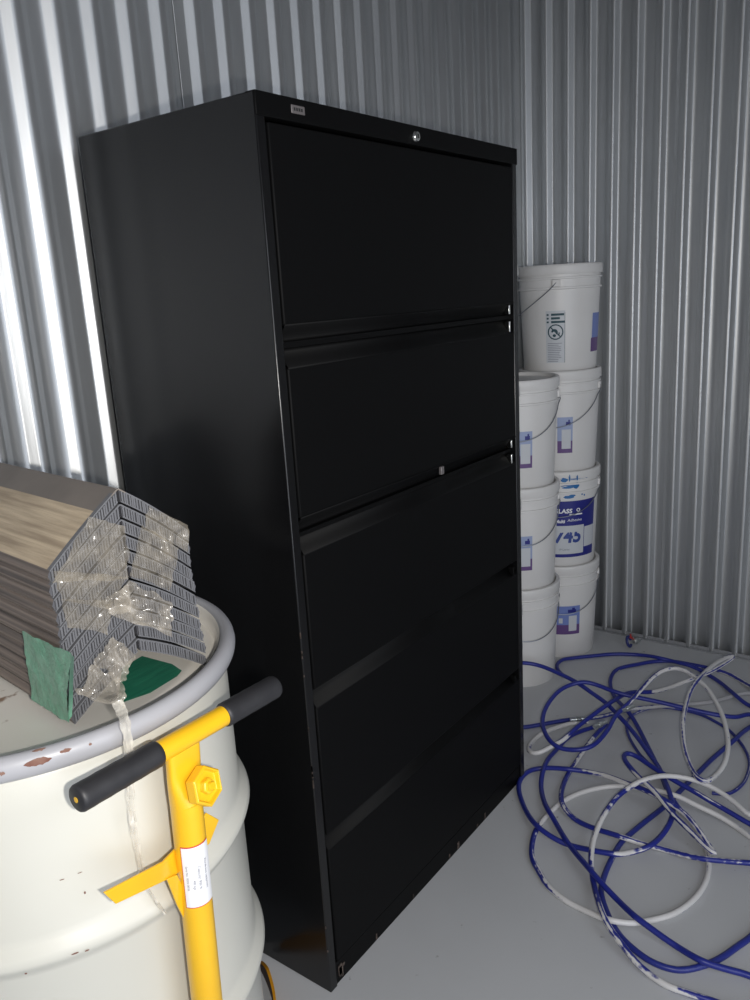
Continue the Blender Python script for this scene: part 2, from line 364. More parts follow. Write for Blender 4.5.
# ------------------------------------------------------------------ stack of ridge vents
dirL = Vector((.1112, .9938, 0)).normalized(); dirU = Vector((dirL.y, -dirL.x, 0))
O = Vector((-.502, -.072, .8858)); yawS = math.atan2(-dirL.x, dirL.y)
def S(u, v, w): return O + dirU*u + Vector((0, 0, v)) + dirL*w
NL = 11; LEN = .40; PITCHA = .0206
words = ['lowest', 'second from the bottom', 'third from the bottom', 'fourth from the bottom', 'fifth from the bottom', 'middle', 'fifth from the top', 'fourth from the top', 'third from the top', 'second from the top', 'topmost']
look = {0: 'over green plastic', 10: 'with tan left wing'}
for i in range(NL):
    rnd = random.Random(i*31+5)
    va0 = .0625+i*.0206; va1 = va0+.0188          # apex underside / top
    ve0 = .0005+i*.0191; ve1 = ve0+.0174          # outer ends
    ju0 = rnd.uniform(-.002, .002); ju1 = rnd.uniform(-.003, .003)+(.004 if i < 3 else 0); jw = rnd.uniform(0, .003)
    lab = 'grey ribbed ridge vent stacked on the drum, ' + words[i] + ((', ' + look[i]) if i in look else '')
    t = thing('ridge_vent', lab, 'roof vent', (O.x, O.y, O.z), yawS, group='ridge vents stacked on the drum')
    # local frame: x across (u), y along (w), z up (v)
    UA = .102
    for side in (0, 1):
        ue = ju0 if side == 0 else .198+ju1
        ua = UA-.0022 if side == 0 else UA+.0022
        def P(s, q, w): # s 0 apex ->1 end, q 0 underside ->1 top
            u = ua+(ue-ua)*s; sag = .004*math.sin(PI*s) if side else 0.002*math.sin(PI*s)
            lo = va0+(ve0-va0)*s; hi = va1+(ve1-va1)*s
            # wings bow gently along their length
            bow = 0
            return Vector((u, w+jw, lo+(hi-lo)*q+sag+bow))
        bm = bmesh.new(); ns = 10; nw = 8
        ring_w = [.0025+(LEN-.0025)*k/nw for k in range(nw+1)]
        ringsv = []
        for w in ring_w:
            ring = [bm.verts.new(P(k/ns, .97, w)) for k in range(ns+1)]
            e = P(1, .5, w); e.x += (-.003 if side == 0 else .003); ring.append(bm.verts.new(e))
            ring += [bm.verts.new(P(k/ns, .10, w)) for k in range(ns, -1, -1)]
            ringsv.append(ring)
        m_ = len(ringsv[0])
        for a, b in zip(ringsv, ringsv[1:]):
            for k in range(m_):
                f = bm.faces.new((a[k], a[(k+1) % m_], b[(k+1) % m_], b[k]))
                if k < ns: f.material_index = (3 if (side == 0 and k > 2) else 2) if i == NL-1 else 1
                elif k < ns+2: f.material_index = 1
        bm.faces.new(ringsv[0]); bm.faces.new(ringsv[-1][::-1])
        bmesh.ops.recalc_face_normals(bm, faces=bm.faces)
        wing = obj('wing', bm, [M['ventshade'], M['ventside'] if side == 0 else M['vent'], M['captop'], M['wingtop']], t, smooth=30)
        if i == NL-1 and side == 0: wing['label'] = 'tan dusty fibrous wing'
        # end comb: fins of the ribbed web, plus the skins' front edges
        bm = bmesh.new(); nf = 27
        for k in range(nf):
            s0 = (k+.22)/nf; s1 = (k+.80)/nf
            vv = [P(s0, .12, 0), P(s1, .12, 0), P(s1, .86, 0), P(s0, .86, 0), P(s0, .12, .007), P(s1, .12, .007), P(s1, .86, .007), P(s0, .86, .007)]
            j = rnd.uniform(-.0014, .0010)
            for q in vv: q.y += j
            vv = [bm.verts.new(q) for q in vv]
            for f in ((3, 2, 1, 0), (4, 5, 6, 7), (0, 1, 5, 4), (1, 2, 6, 5), (2, 3, 7, 6), (3, 0, 4, 7)): bm.faces.new([vv[z] for z in f])
        for k in range(ns):
            for q0, q1 in ((.84, .98), (.06, .16)):
                a, b = P(k/ns, q0, .0005), P((k+1)/ns, q0, .0005); c, d = P((k+1)/ns, q1, .0005), P(k/ns, q1, .0005)
                e, f, g, h = [Vector((z.x, .008+jw, z.z)) for z in (a, b, c, d)]
                vv = [bm.verts.new(z) for z in (a, b, c, d, e, f, g, h)]
                for f_ in ((0, 1, 2, 3), (4, 7, 6, 5), (0, 4, 5, 1), (2, 6, 7, 3), (1, 5, 6, 2), (0, 3, 7, 4)): bm.faces.new([vv[z] for z in f_])
        bmesh.ops.recalc_face_normals(bm, faces=bm.faces)
        obj('end_ribs', bm, M['vent'], wing, smooth=0)
    # hinge cap over the ridge
    bm = bmesh.new()
    pr = [(UA-.010, va1-.0062), (UA-.003, va1-.0006), (UA, va1+.0007), (UA+.003, va1-.0006), (UA+.010, va1-.0062), (UA+.010, va1-.0078), (UA, va1-.0012), (UA-.010, va1-.0078)]
    a = [bm.verts.new((u, jw+.0, v)) for u, v in pr]; b = [bm.verts.new((u, LEN+jw, v)) for u, v in pr]
    for k in range(8): bm.faces.new((a[k], a[(k+1) % 8], b[(k+1) % 8], b[k]))
    bm.faces.new(a[::-1]); bm.faces.new(b); bmesh.ops.recalc_face_normals(bm, faces=bm.faces)
    obj('ridge_cap', bm, M['captop'] if i == NL-1 else M['vent'], t)

# --- clear plastic wrap
def quad_patch(bm, c4, n=24, m=24, amp=.003, out=(0, 0, 0), seed=0, nrm=None, edge=.06):
    c4 = [Vector(c) for c in c4]; nrm = nrm or -dirL; g = []
    for i in range(n+1):
        row = []
        for j in range(m+1):
            s, t = i/n, j/m
            s2 = s+edge*noise.noise(Vector((t*4, seed, s*.5))); t2 = t+edge*noise.noise(Vector((s*4, seed+9, t*.5)))
            p = (c4[0]*(1-s2)+c4[1]*s2)*(1-t2)+(c4[3]*(1-s2)+c4[2]*s2)*t2
            f = noise.noise(p*40+Vector((seed, 0, 0)))*.6+abs(noise.noise(p*85+Vector((0, seed, 0))))*1.1
            p = p+nrm*amp*f+Vector(out)*math.sin(PI*s)*math.sin(PI*t)*1.0
            row.append(bm.verts.new(p))
        g.append(row)
    for i in range(n):
        for j in range(m): bm.faces.new((g[i][j], g[i+1][j], g[i+1][j+1], g[i][j+1]))
def face(px, py, w=-.006): return at_plane(px, py, S(0, 0, w), dirL)
def c1(x, y, w=-.006): return face(x/2.679, 440+y/2.679, w)     # a reading off the enlarged end face
wrap = thing('plastic_wrap', 'torn clear plastic wrap on the ridge vent stack, its tail hanging down the drum', 'plastic wrap', (O.x, O.y-.01, O.z))
def put(o):
    o.parent = wrap; o.matrix_parent_inverse = Matrix.Translation(-Vector(wrap.location)); return o
bm = bmesh.new()
quad_patch(bm, [c1(238, 205), c1(330, 230), c1(345, 375), c1(140, 380)], seed=1, amp=.005)
quad_patch(bm, [c1(140, 350), c1(345, 365), c1(290, 450), c1(165, 430)], seed=2, amp=.005)
quad_patch(bm, [c1(160, 425), c1(300, 430), c1(290, 520), c1(180, 500)], seed=12, amp=.004)
put(obj('left_sheet', bm, M['film'], smooth=180))
bm = bmesh.new()
quad_patch(bm, [c1(400, 178, -.007), c1(502, 228, -.007), c1(500, 300, -.007), c1(385, 240, -.007)], seed=3, amp=.006)
quad_patch(bm, [c1(380, 225, -.007), c1(480, 290, -.007), c1(455, 405, -.007), c1(345, 362, -.007)], seed=4, amp=.006)
put(obj('right_sheet', bm, M['film'], smooth=180))
bm = bmesh.new()
quad_patch(bm, [c1(338, 372, -.008), c1(450, 430, -.026), c1(465, 530, -.032), c1(290, 460, -.010)], seed=5, amp=.010, out=(0, -.008, 0), edge=.10)
quad_patch(bm, [c1(270, 430, -.008), c1(345, 385, -.01), c1(350, 460, -.02), c1(300, 470, -.012)], seed=6, amp=.008)
put(obj('loose_flap', bm, M['film2'], smooth=45))
bm = bmesh.new()
quad_patch(bm, [c1(300, 525, -.008), c1(360, 575, -.010), c1(325, 650, -.022), c1(245, 600, -.014)], seed=7, amp=.010, edge=.12)
quad_patch(bm, [c1(245, 600, -.010), c1(325, 640, -.018), c1(330, 715, -.03), c1(200, 680, -.014)], seed=8, amp=.012, edge=.12)
put(obj('crumpled_bunch', bm, M['film2'], smooth=45))
tailpx = [(116, 700, .335), (124, 718, .326), (128, 740, .322), (130, 770, .318), (131, 800, .316), (134, 830, .314), (139, 855, .313), (145, 880, .312), (155, 900, .312), (166, 914, .312)]
pts = [at_cyl(a, b, DC, r) for a, b, r in tailpx]; pts = [Vector(c1(300, 690, -.03))]+pts; pts = smooth_path(pts, .004)
bm = bmesh.new(); prev = None
for k, p in enumerate(pts):
    s = k/(len(pts)-1); nr = Vector((p.x-DC[0], p.y-DC[1], 0)).normalized(); tg = Vector((-nr.y, nr.x, 0))
    wdt = (.013*(1-s)**1.0+.0045)*(1+.35*noise.noise(Vector((k*.35, 0, 3)))); tw = 1.1*noise.noise(Vector((k*.10, 5, 0)))
    row = []
    for j in range(7):
        q = j/6-.5; row.append(bm.verts.new(p+tg*wdt*q*math.cos(tw)+nr*(.5*wdt*q*math.sin(tw)+.003*noise.noise(Vector((k*.3, j*.9, 1)))-.0005)))
    if prev:
        for j in range(6): bm.faces.new((prev[j], prev[j+1], row[j+1], row[j]))
    prev = row
put(obj('tail', bm, M['film3'], smooth=45))

# --- green woven plastic under and beside the stack
gr = thing('green_plastic_band', 'green woven plastic band folded up the left side and under the ridge vent stack', 'plastic band', (O.x, O.y, O.z-.0005))
def putg(o):
    o.parent = gr; o.matrix_parent_inverse = Matrix.Translation(-Vector(gr.location)); return o
def sideface(px, py, u=-.010): return at_plane(px, py, S(u, 0, 0), dirU)
bm = bmesh.new()
quad_patch(bm, [sideface(22, 631), sideface(70, 653), sideface(68, 722), sideface(33, 700)], seed=21, amp=.0025, nrm=-dirU, edge=.05)
a, b = sideface(70, 653), sideface(68, 722)
quad_patch(bm, [a, face(74, 657, -.006), face(72, 716, -.006), b], seed=22, amp=.001, nrm=-dirL, n=4, edge=.02)
putg(obj('side_flap', bm, M['netgreen'], smooth=60))['label'] = 'paler green netting flap'
bm = bmesh.new()
lidp = [at_z(*q, .8848) for q in ((118, 704), (150, 693), (184, 672), (172, 664), (142, 656), (122, 668))]
ctr = sum(lidp, Vector())/6; vs = [bm.verts.new(q) for q in lidp]; cv = bm.verts.new(ctr)
for k in range(6): bm.faces.new((vs[k], vs[(k+1) % 6], cv))
putg(obj('under_sheet', bm, M['green'], smooth=60))['label'] = 'dark green sheet on the drum lid'

# ------------------------------------------------------------------ yellow T-handle tool
bar_y, bar_z = -.197, .868
tool = thing('tee_handle_stand', 'yellow steel stand with black-gripped tee handle standing in front of the drum', 'hand tool', (-.46, -.192, 0))
def putt(o):
    o.parent = tool; o.matrix_parent_inverse = Matrix.Translation(-Vector(tool.location)); return o
xl, xr = at_y(76, 800, bar_y), at_y(275, 686, bar_y)
axis = (xr-xl).normalized(); bm = bmesh.new()
def cyl_between(bm, a, b, ra, rb=None, n=28, rnd=.003):
    a, b = Vector(a), Vector(b); d = (b-a).normalized(); rb = rb or ra
    tube(bm, [a, a+d*rnd*.3, a+d*rnd, b-d*rnd, b-d*rnd*.3, b], [ra-rnd, ra-rnd*.3, ra, rb, rb-rnd*.3, rb-rnd], n)
g1, g2 = at_y(158, 748, bar_y), at_y(222, 712, bar_y)
t1 = (g1-xl).dot(axis); t2 = (g2-xl).dot(axis); Lb = (xr-xl).length
cyl_between(bm, xl+axis*.003, xr-axis*.003, .0138, rnd=.002); putt(obj('handle_bar', bm, M['yellow'], smooth=50))
for a, b in ((0, t1), (t2, Lb)):
    bm = bmesh.new(); A, B = xl+axis*a, xl+axis*b
    n = 16; pts = [A+(B-A)*k/n for k in range(n+1)]
    pts = [A, A+axis*.0012, A+axis*.004]+pts[1:-1]+[B-axis*.004, B-axis*.0012, B]
    rr = [.0130, .0150, .0163]+[.0163+.0002*math.sin(k*2) for k in range(n-1)]+[.0163, .0152, .0135]
    tube(bm, pts, rr, 28); g = putt(obj('grip', bm, M['grip'], smooth=50)); g['label'] = 'black rubber grip'
bm = bmesh.new(); tube(bm, [xl-axis*.0004, xl+axis*.002], .0035, 14); putt(obj('bar_end', bm, M['yellow']))
# post
ptop = at_y(186, 800, bar_y+.003); pbot = Vector((-.462, -.192, 0)); PR = .0205
mid = at_y(207, 1000, -.194)
axp = (ptop-mid).normalized(); pb2 = mid-axp*(mid.z/axp.z)
bm = bmesh.new(); tube(bm, [pb2+axp*.001, pb2+axp*.3, mid, mid+(ptop-mid)*.5, ptop-axp*.012, ptop], PR, 32); putt(obj('post', bm, M['yellow'], smooth=50))
# flattened neck: post squeezed into a flat plate under the bar
bm = bmesh.new(); top = at_y(182, 741, bar_y); rings = []
side = Vector((1, 0, 0)); side = (side-axp*side.dot(axp)).normalized(); fr = axp.cross(side)
Ln = (top-ptop).length+.006
nd = (top-ptop).normalized()
for k in range(9):
    s = k/8; c = ptop-nd*.004+nd*(Ln*s); flat = min(1, s*2.2); a = PR*(1+.18*flat); b = PR*(1-.62*flat)
    pw = 1-.55*flat
    ring = []
    for j in range(28):
        t = 2*PI*j/28; cx = math.copysign(abs(math.cos(t))**pw, math.cos(t)); sx = math.copysign(abs(math.sin(t))**pw, math.sin(t))
        ring.append(bm.verts.new(c+side*a*cx+fr*b*sx))
    rings.append(ring)
for A, B in zip(rings, rings[1:]):
    for j in range(28): bm.faces.new((A[j], A[(j+1) % 28], B[(j+1) % 28], B[j]))
bm.faces.new(rings[0][::-1]); bm.faces.new(rings[-1]); bmesh.ops.recalc_face_normals(bm, faces=bm.faces)
putt(obj('neck', bm, M['yellow'], smooth=50))
# hexagonal knob on a bolt, pointing right and forward
kc = at_y(205, 786, bar_y-.024); kn = Vector((.12, -.95, .26)).normalized()
def oriented(c, n, roll=0):
    x = Vector((0, 0, 1)).cross(n).normalized(); y = n.cross(x); Mx = Matrix((( x.x, y.x, n.x, c.x), (x.y, y.y, n.y, c.y), (x.z, y.z, n.z, c.z), (0, 0, 0, 1)))
    return Mx @ Matrix.Rotation(roll, 4, 'Z')
bm = bmesh.new(); lathe(bm, [(0, -.010), (.023, -.010), (.0262, -.008), (.0262, .005), (.0245, .007), (.0225, .007), (.0205, .001), (0, .0005)][::-1], 6); bmesh.ops.transform(bm, matrix=oriented(kc, kn, .35), verts=bm.verts)
bmesh.ops.recalc_face_normals(bm, faces=bm.faces)
kb = putt(obj('hex_knob', bm, M['yellow'], smooth=20, bevel=.0018)); kb['label'] = 'yellow six-sided knob'
def putk(o, parent):
    o.parent = parent; return o
bm = bmesh.new(); lathe(bm, [(0, .000), (.0105, .000), (.0105, .007), (.009, .009), (0, .009)][::-1], 6); bmesh.ops.transform(bm, matrix=oriented(kc, kn, .1), verts=bm.verts)
bmesh.ops.recalc_face_normals(bm, faces=bm.faces); putk(obj('nut', bm, M['yellow'], smooth=20, bevel=.0012), kb)
bm = bmesh.new(); lathe(bm, [(0, -.03), (.0062, -.03), (.0055, .012), (.0045, .0135), (0, .0135)][::-1], 16); bmesh.ops.transform(bm, matrix=oriented(kc, kn), verts=bm.verts)
bmesh.ops.recalc_face_normals(bm, faces=bm.faces); putk(obj('bolt', bm, M['yellow'], smooth=40), kb)
# weld collar
bm = bmesh.new(); lathe(bm, [(0, -.028), (.012, -.028), (.011, -.018), (.0085, -.009), (0, -.009)][::-1], 20); bmesh.ops.transform(bm, matrix=oriented(kc, kn), verts=bm.verts)
bmesh.ops.recalc_face_normals(bm, faces=bm.faces); putt(obj('boss', bm, M['yellow'], smooth=50))
# flat bracket: bent strip crossing behind the post
def strip(bm, pairs, th):
    """pairs: (upper edge point, lower edge point); thickness towards +y"""
    A = []
    for a, b in pairs:
        A.append([bm.verts.new(a), bm.verts.new(b), bm.verts.new(b+Vector((0, th, 0))), bm.verts.new(a+Vector((0, th, 0)))])
    for p, q in zip(A, A[1:]):
        for k in range(4): bm.faces.new((p[k], p[(k+1) % 4], q[(k+1) % 4], q[k]))
    bm.faces.new(A[0][::-1]); bm.faces.new(A[-1]); bmesh.ops.recalc_face_normals(bm, faces=bm.faces)
def b2(x, y, yy): return at_y(60+x/2.94, 660+y/2.94, yy)
bm = bmesh.new()
strip(bm, [(b2(130, 685, -.200), b2(165, 718, -.200)), (b2(303, 595, -.192), b2(335, 637, -.192)), (b2(352, 545, -.178), b2(372, 605, -.178)), (b2(420, 470, -.175), b2(440, 540, -.175)), (b2(432, 450, -.175), b2(468, 470, -.175))], .0035)
putt(obj('bracket', bm, M['yellow'], smooth=30, bevel=.0008))
bm = bmesh.new()
strip(bm, [(b2(316, 645, -.196), b2(345, 632, -.196)), (b2(345, 720, -.192), b2(372, 688, -.192)), (b2(374, 778, -.190), b2(392, 735, -.190))], .0035)
putt(obj('brace', bm, M['yellow'], smooth=30, bevel=.0008))
# label on the post
def post_pt(h, a, r):   # h: distance down the post from ptop, a: angle (0 = facing -y, + to the right)
    n = fr if fr.y < 0 else -fr
    c = ptop-axp*h; return c+(n*math.cos(a)+side*math.sin(a))*r
def post_patch(bm, h0, h1, a0, a1, r, mi=0, n=14):
    g = [[bm.verts.new(post_pt(h, a0+(a1-a0)*k/n, r)) for k in range(n+1)] for h in (h0, h1)]
    for k in range(n): bm.faces.new((g[0][k], g[1][k], g[1][k+1], g[0][k+1])).material_index = mi
def h_at(px, py):
    q = at_y(px, py, bar_y-.015); return (ptop-q).dot(axp)
h0, h1 = h_at(190, 850), h_at(205, 902)
bm = bmesh.new(); post_patch(bm, h0-.0015, h1+.0015, -1.36, .66, PR+.0004, 0); bmesh.ops.recalc_face_normals(bm, faces=bm.faces)
st = putt(obj('sticker', bm, M['red'], smooth=60)); st['label'] = 'white sticker with red border'
bm = bmesh.new(); post_patch(bm, h0, h1, -1.30, .62, PR+.0008, 0); bmesh.ops.recalc_face_normals(bm, faces=bm.faces); putk(obj('sticker_face', bm, M['white'], smooth=60), st)
bm = bmesh.new()
for (txt, a, hh, sz) in (('Serial No. 18320 08 05', -1.05, .5, .0038), ('400 kgs', -.66, .62, .0044), ('Capacity: 900 lb', -.32, .52, .0052), ('Warehouse equipment', .14, .5, .0046)):
    me = text_mesh(txt, sz); hc = h0+(h1-h0)*hh
    add_mapped(bm, me, lambda x, y: post_pt(hc+x, a+y/PR, PR+.0011))
putk(obj('sticker_print', bm, M['ink'], smooth=0), st)

# curved yellow band near the foot of the drum
bm = bmesh.new(); P0 = [tuple(at_z(*q, .045))[:2] for q in ((258, 952), (263, 962), (268, 975), (271.5, 988), (273.5, 1001), (274.5, 1020))]
pp = smooth_path([Vector((a, b, 0)) for a, b in P0], .01); prev = None
for k, q in enumerate(pp):
    s = k/(len(pp)-1); h = .044*min(1, .35+s*2.2); ring = [bm.verts.new(q+Vector((dx, 0, z))) for dx, z in ((0, .0008), (.007, .0008), (.007, .001+h), (0, .001+h))]
    if prev:
        for j in range(4):
            f = bm.faces.new((prev[j], prev[(j+1) % 4], ring[(j+1) % 4], ring[j])); f.material_index = 1 if j == 3 else 0
    else: bm.faces.new(ring)
    prev = ring
bm.faces.new(prev[::-1]); bmesh.ops.recalc_face_normals(bm, faces=bm.faces)
tag(obj('steel_band', bm, [M['strapband'], M['strapin']], smooth=40), 'curved orange-yellow band on the floor between drum and cabinet', 'band')

# ------------------------------------------------------------------ pails
PH = .372; STEP = .3607
def pr_(z): return .128+.012*min(1, z/.30)
def patch(bm, a0, a1, z0, z1, eps=.0008, mi=0, n=12, slant=0):
    a0, a1 = math.radians(a0), math.radians(a1)
    g = [[bm.verts.new(((pr_(z)+eps)*math.cos(a0+(a1-a0)*k/n), (pr_(z)+eps)*math.sin(a0+(a1-a0)*k/n), z)) for k in range(n+1)] for z in (z0, z1)]
    for k in range(n): bm.faces.new((g[0][k], g[0][k+1], g[1][k+1], g[1][k])).material_index = mi
def ptext(bm, txt, a, z, size, eps=.0014, mi=0, bold=False, shear=0, xs=1):
    a = math.radians(a); add_mapped(bm, text_mesh(txt, size, bold), lambda x, y: ((pr_(z)+eps)*math.cos(a+(x*xs+shear*y)/pr_(z)), (pr_(z)+eps)*math.sin(a+(x*xs+shear*y)/pr_(z)), z+y), mi)
def make_pail(label, loc, group, lug=-70, droop=.115, look=0):
    t = thing('plastic_pail', label, 'pail', loc, 0, group)
    bm = bmesh.new()
    prof = [(0, .004), (.119, .004), (.121, .0), (.126, .0), (.128, .003), (pr_(.15), .15), (pr_(.29), .288), (.1455, .290), (.1462, .293), (.1455, .296), (.1405, .297), (.1405, .322), (.1450, .323), (.1458, .326), (.1450, .329), (.1405, .330), (.1405, .350), (.137, .350)]
    lathe(bm, prof, 80); body = obj('body', bm, M['pail'], t, smooth=40)
    bm = bmesh.new()
    prof = [(0, .3600), (.128, .3600), (.1315, .3605), (.134, .3715), (.137, .3725), (.1445, .3715), (.1472, .3685), (.1478, .362), (.1478, .341), (.1465, .3385), (.1415, .3385)]
    lathe(bm, prof[::-1], 80); obj('lid', bm, M['lidp'], t, smooth=40)
    a = math.radians(lug)
    for s in (0, 1):
        b = a+PI*s; bm = bmesh.new(); Tm = Matrix.Rotation(b, 4, 'Z')
        box(bm, .138, .1475, -.014, .014, .298, .3215, Tm); obj('handle_lug', bm, M['lidp'], t, bevel=.002)
    # bail: from lug to lug over the camera side, hanging slack against the wall of the pail
    bm = bmesh.new(); pts = []
    for k in range(33):
        th = PI*k/32; f = a-th
        z = .312-droop*math.sin(th)**.85; r = .1495 if z > .285 else pr_(z)+.004+.004*math.sin(th)
        if k in (0, 32): r = .146
        pts.append((r*math.cos(f), r*math.sin(f), z))
    tube(bm, pts, .0017, 8); obj('bail_handle', bm, M['wire'], t)
    return t
cR, cL, cT = (1.800, .285), (1.503, .316), (1.205, .316)
gR, gL = 'pails in the right stack', 'pails in the middle stack'
def std_label(t, a0, a1, z0, z1, wide=False):
    bm = bmesh.new(); zm = z0+(z1-z0)*.34; patch(bm, a0, a1, zm, z1, .0008); l = obj('label', bm, M['midblue' if wide else 'paleblue'], t)
    bm = bmesh.new(); patch(bm, a0, a1, z0, zm, .0008); obj('label_band', bm, M['purple'], l)
    w = a1-a0; bm = bmesh.new(); b0 = a1-w*(.42 if wide else .72); patch(bm, b0, a1-w*.12, z0+(z1-z0)*.12, z0+(z1-z0)*.66, .0012)
    obj('label_box', bm, M['lightgrey'], l)
    if wide: bm = bmesh.new(); patch(bm, a0+w*.22, a0+w*.36, z0+(z1-z0)*.4, z0+(z1-z0)*.58, .0012); obj('label_box', bm, M['lightgrey'], l)
    bm = bmesh.new(); zc = z0+(z1-z0)*.82; patch(bm, a1-w*.45, a1-w*.15, zc-.006, zc+.007, .0012, n=4); patch(bm, a1-w*.3, a1-w*.2, zc, zc+.014, .0012, n=3); obj('label_print', bm, M['navy'], l)
# right stack, floor up
p1 = make_pail('white lidded pail with blue and purple label, floor level of the right stack', (*cR, 0), gR, -62, .13)
std_label(p1, -168, -124, .097, .213, True)
p2 = make_pail('paint-splashed white pail with large navy label reading 745 in the right stack', (*cR, STEP), gR, -72, .11)
z = -STEP
bm = bmesh.new(); patch(bm, -215, -93, .405+z, .622+z, .0008, n=30); l2 = obj('label', bm, M['navy'], p2); l2['label'] = 'navy wraparound label'
bm = bmesh.new(); patch(bm, -200, -117, .418+z, .528+z, .0013, n=20); patch(bm, -116, -94, .440+z, .518+z, .0013, n=8)
bmesh.ops.recalc_face_normals(bm, faces=bm.faces); wp = obj('number_panel', bm, M['lightgrey'], l2)
bm = bmesh.new(); ptext(bm, '745', -143, .486+z, .072, .0019, 0, True, .10, .92); obj('number', bm, M['numblue'], l2)
bm = bmesh.new(); ptext(bm, '19 Litres', -150, .436+z, .011, .0019); obj('small_print', bm, M['ink'], l2)
bm = bmesh.new(); ptext(bm, 'GLASS', -152, .584+z, .022, .0015, 0, True, .12, 1.1); ptext(bm, 'Q', -128, .586+z, .018, .0015, 0, True)
patch(bm, -142, -121, .568+z, .573+z, .0015, n=4)
ptext(bm, 'Multi', -156, .545+z, .017, .0015, 0, True, .12); ptext(bm, 'Adhesive', -133, .549+z, .015, .0015, 0, False, .12); obj('brand_print', bm, M['white'], l2)
for k, (a, zz, w, h) in enumerate(((-136, .345, 20, .002), (-150, .343, 5, .008), (-143, .349, 1.2, .013), (-132, .349, 1.2, .010), (-142, .318, 12, .006), (-132, .319, 5, .012), (-145, .312, 9, .003), (-143, .277, 8, .006), (-138, .282, 5, .004), (-122, .283, 1.5, .003), (-118, .279, 1.3, .004))):
    if zz > .337: R_ = .1486
    elif zz > .300: R_ = .1411
    else: R_ = pr_(zz)+.0008
    bm = bmesh.new(); vs = []
    for j in range(14):
        tt = 2*PI*j/14; rr = 1+.5*noise.noise(Vector((j*.9, k*3, 0))); aa = math.radians(a+w*rr*math.cos(tt)); vs.append(bm.verts.new((R_*math.cos(aa), R_*math.sin(aa), zz+h*rr*math.sin(tt))))
    cv = bm.verts.new((R_*math.cos(math.radians(a)), R_*math.sin(math.radians(a)), zz))
    for j in range(14): bm.faces.new((vs[j], vs[(j+1) % 14], cv))
    bmesh.ops.recalc_face_normals(bm, faces=bm.faces); obj('paint_splash', bm, M['splash'], p2)['label'] = 'blue paint splash on the rim'
p3 = make_pail('white lidded pail directly above the 745 pail in the right stack', (*cR, 2*STEP), gR, -78, .14)
std_label(p3, -160, -137, .800-2*STEP, .930-2*STEP)
p4 = make_pail('topmost white pail of the right stack, with a no-entry warning label', (*cR, 3*STEP), gR, -160.8, .11)
z = -3*STEP
bm = bmesh.new(); patch(bm, -176.5, -148.5, 1.122+z, 1.300+z, .0006); wl = obj('warning_label', bm, M['lightgrey'], p4); wl['label'] = 'grey and teal warning label'
bm = bmesh.new()
for k in range(3):
    zz = 1.290+z-k*.0125; patch(bm, -175, -172, zz-.006, zz, .0012, n=2)
    patch(bm, -168.5, (-150, -156, -149)[k], zz-.0065, zz+.001, .0012, n=5)
patch(bm, -149.1, -148.6, 1.122+z, 1.295+z, .0012, n=1)
R_ = pr_(.15)
def wl_pt(x, y, e=.0016): a_ = math.radians(-162.3)+x/R_; q_ = pr_(1.228+z+y)+e; return (q_*math.cos(a_), q_*math.sin(a_), 1.228+z+y)
for k in range(28):
    a, b = 2*PI*k/28, 2*PI*(k+1)/28; ro, ri = .0265, .0225
    bm.faces.new([bm.verts.new(wl_pt(r*math.cos(t), r*math.sin(t))) for r, t in ((ri, a), (ro, a), (ro, b), (ri, b))])
d = .0235*.707; w = .002
for k in range(8):
    f0_, f1_ = -d+2*d*k/8, -d+2*d*(k+1)/8
    bm.faces.new([bm.verts.new(wl_pt(x, y)) for x, y in ((f0_-w*.7, -f0_-w*.7), (f1_-w*.7, -f1_-w*.7), (f1_+w*.7, -f1_+w*.7), (f0_+w*.7, -f0_+w*.7))])
# small figure leaning over a pail inside the circle
for cx_, cy2, rx, ry in ((-.004, .006, .009, .0045), (.004, -.001, .004, .007), (-.011, .002, .0035, .0035), (-.004, -.012, .006, .005), (.012, -.006, .002, .006)):
    bm.faces.new([bm.verts.new(wl_pt(cx_+rx*math.cos(2*PI*k/10), cy2+ry*math.sin(2*PI*k/10), .0016)) for k in range(10)])
obj('warning_print', bm, M['teal'], wl)
bm = bmesh.new()
for k in range(11):
    zz = 1.190+z-k*.0062; patch(bm, -174, -153-random.uniform(0, 6), zz-.0016, zz, .0012, n=5)
obj('fine_print', bm, M['ink'], wl)
bm = bmesh.new(); patch(bm, -101, -72, 1.200+z, 1.285+z, .0008); sl = obj('label', bm, M['midblue'], p4)
bm = bmesh.new(); patch(bm, -103, -74, 1.152+z, 1.200+z, .0008); obj('label_band', bm, M['purple'], sl)
# middle stack
q1 = make_pail('white lidded pail on the floor in the stack beside the cabinet', (*cL, 0), gL, -48, .13)
q2 = make_pail('second white pail from the floor in the stack beside the cabinet', (*cL, STEP), gL, -55, .14)
std_label(q2, -156, -132, .442-STEP, .566-STEP)
q3 = make_pail('top white pail of the three-high stack beside the cabinet', (*cL, 2*STEP), gL, -62, .14)
std_label(q3, -154, -130.5, .802-2*STEP, .926-2*STEP)
# stack mostly hidden behind the cabinet: only its right edge shows
for k in range(4):
    make_pail(['floor-level', 'second', 'third', 'topmost'][k]+' pail of the stack hidden behind the cabinet, only its edge showing', (*cT, k*STEP), 'pails behind the cabinet', -5, .10)

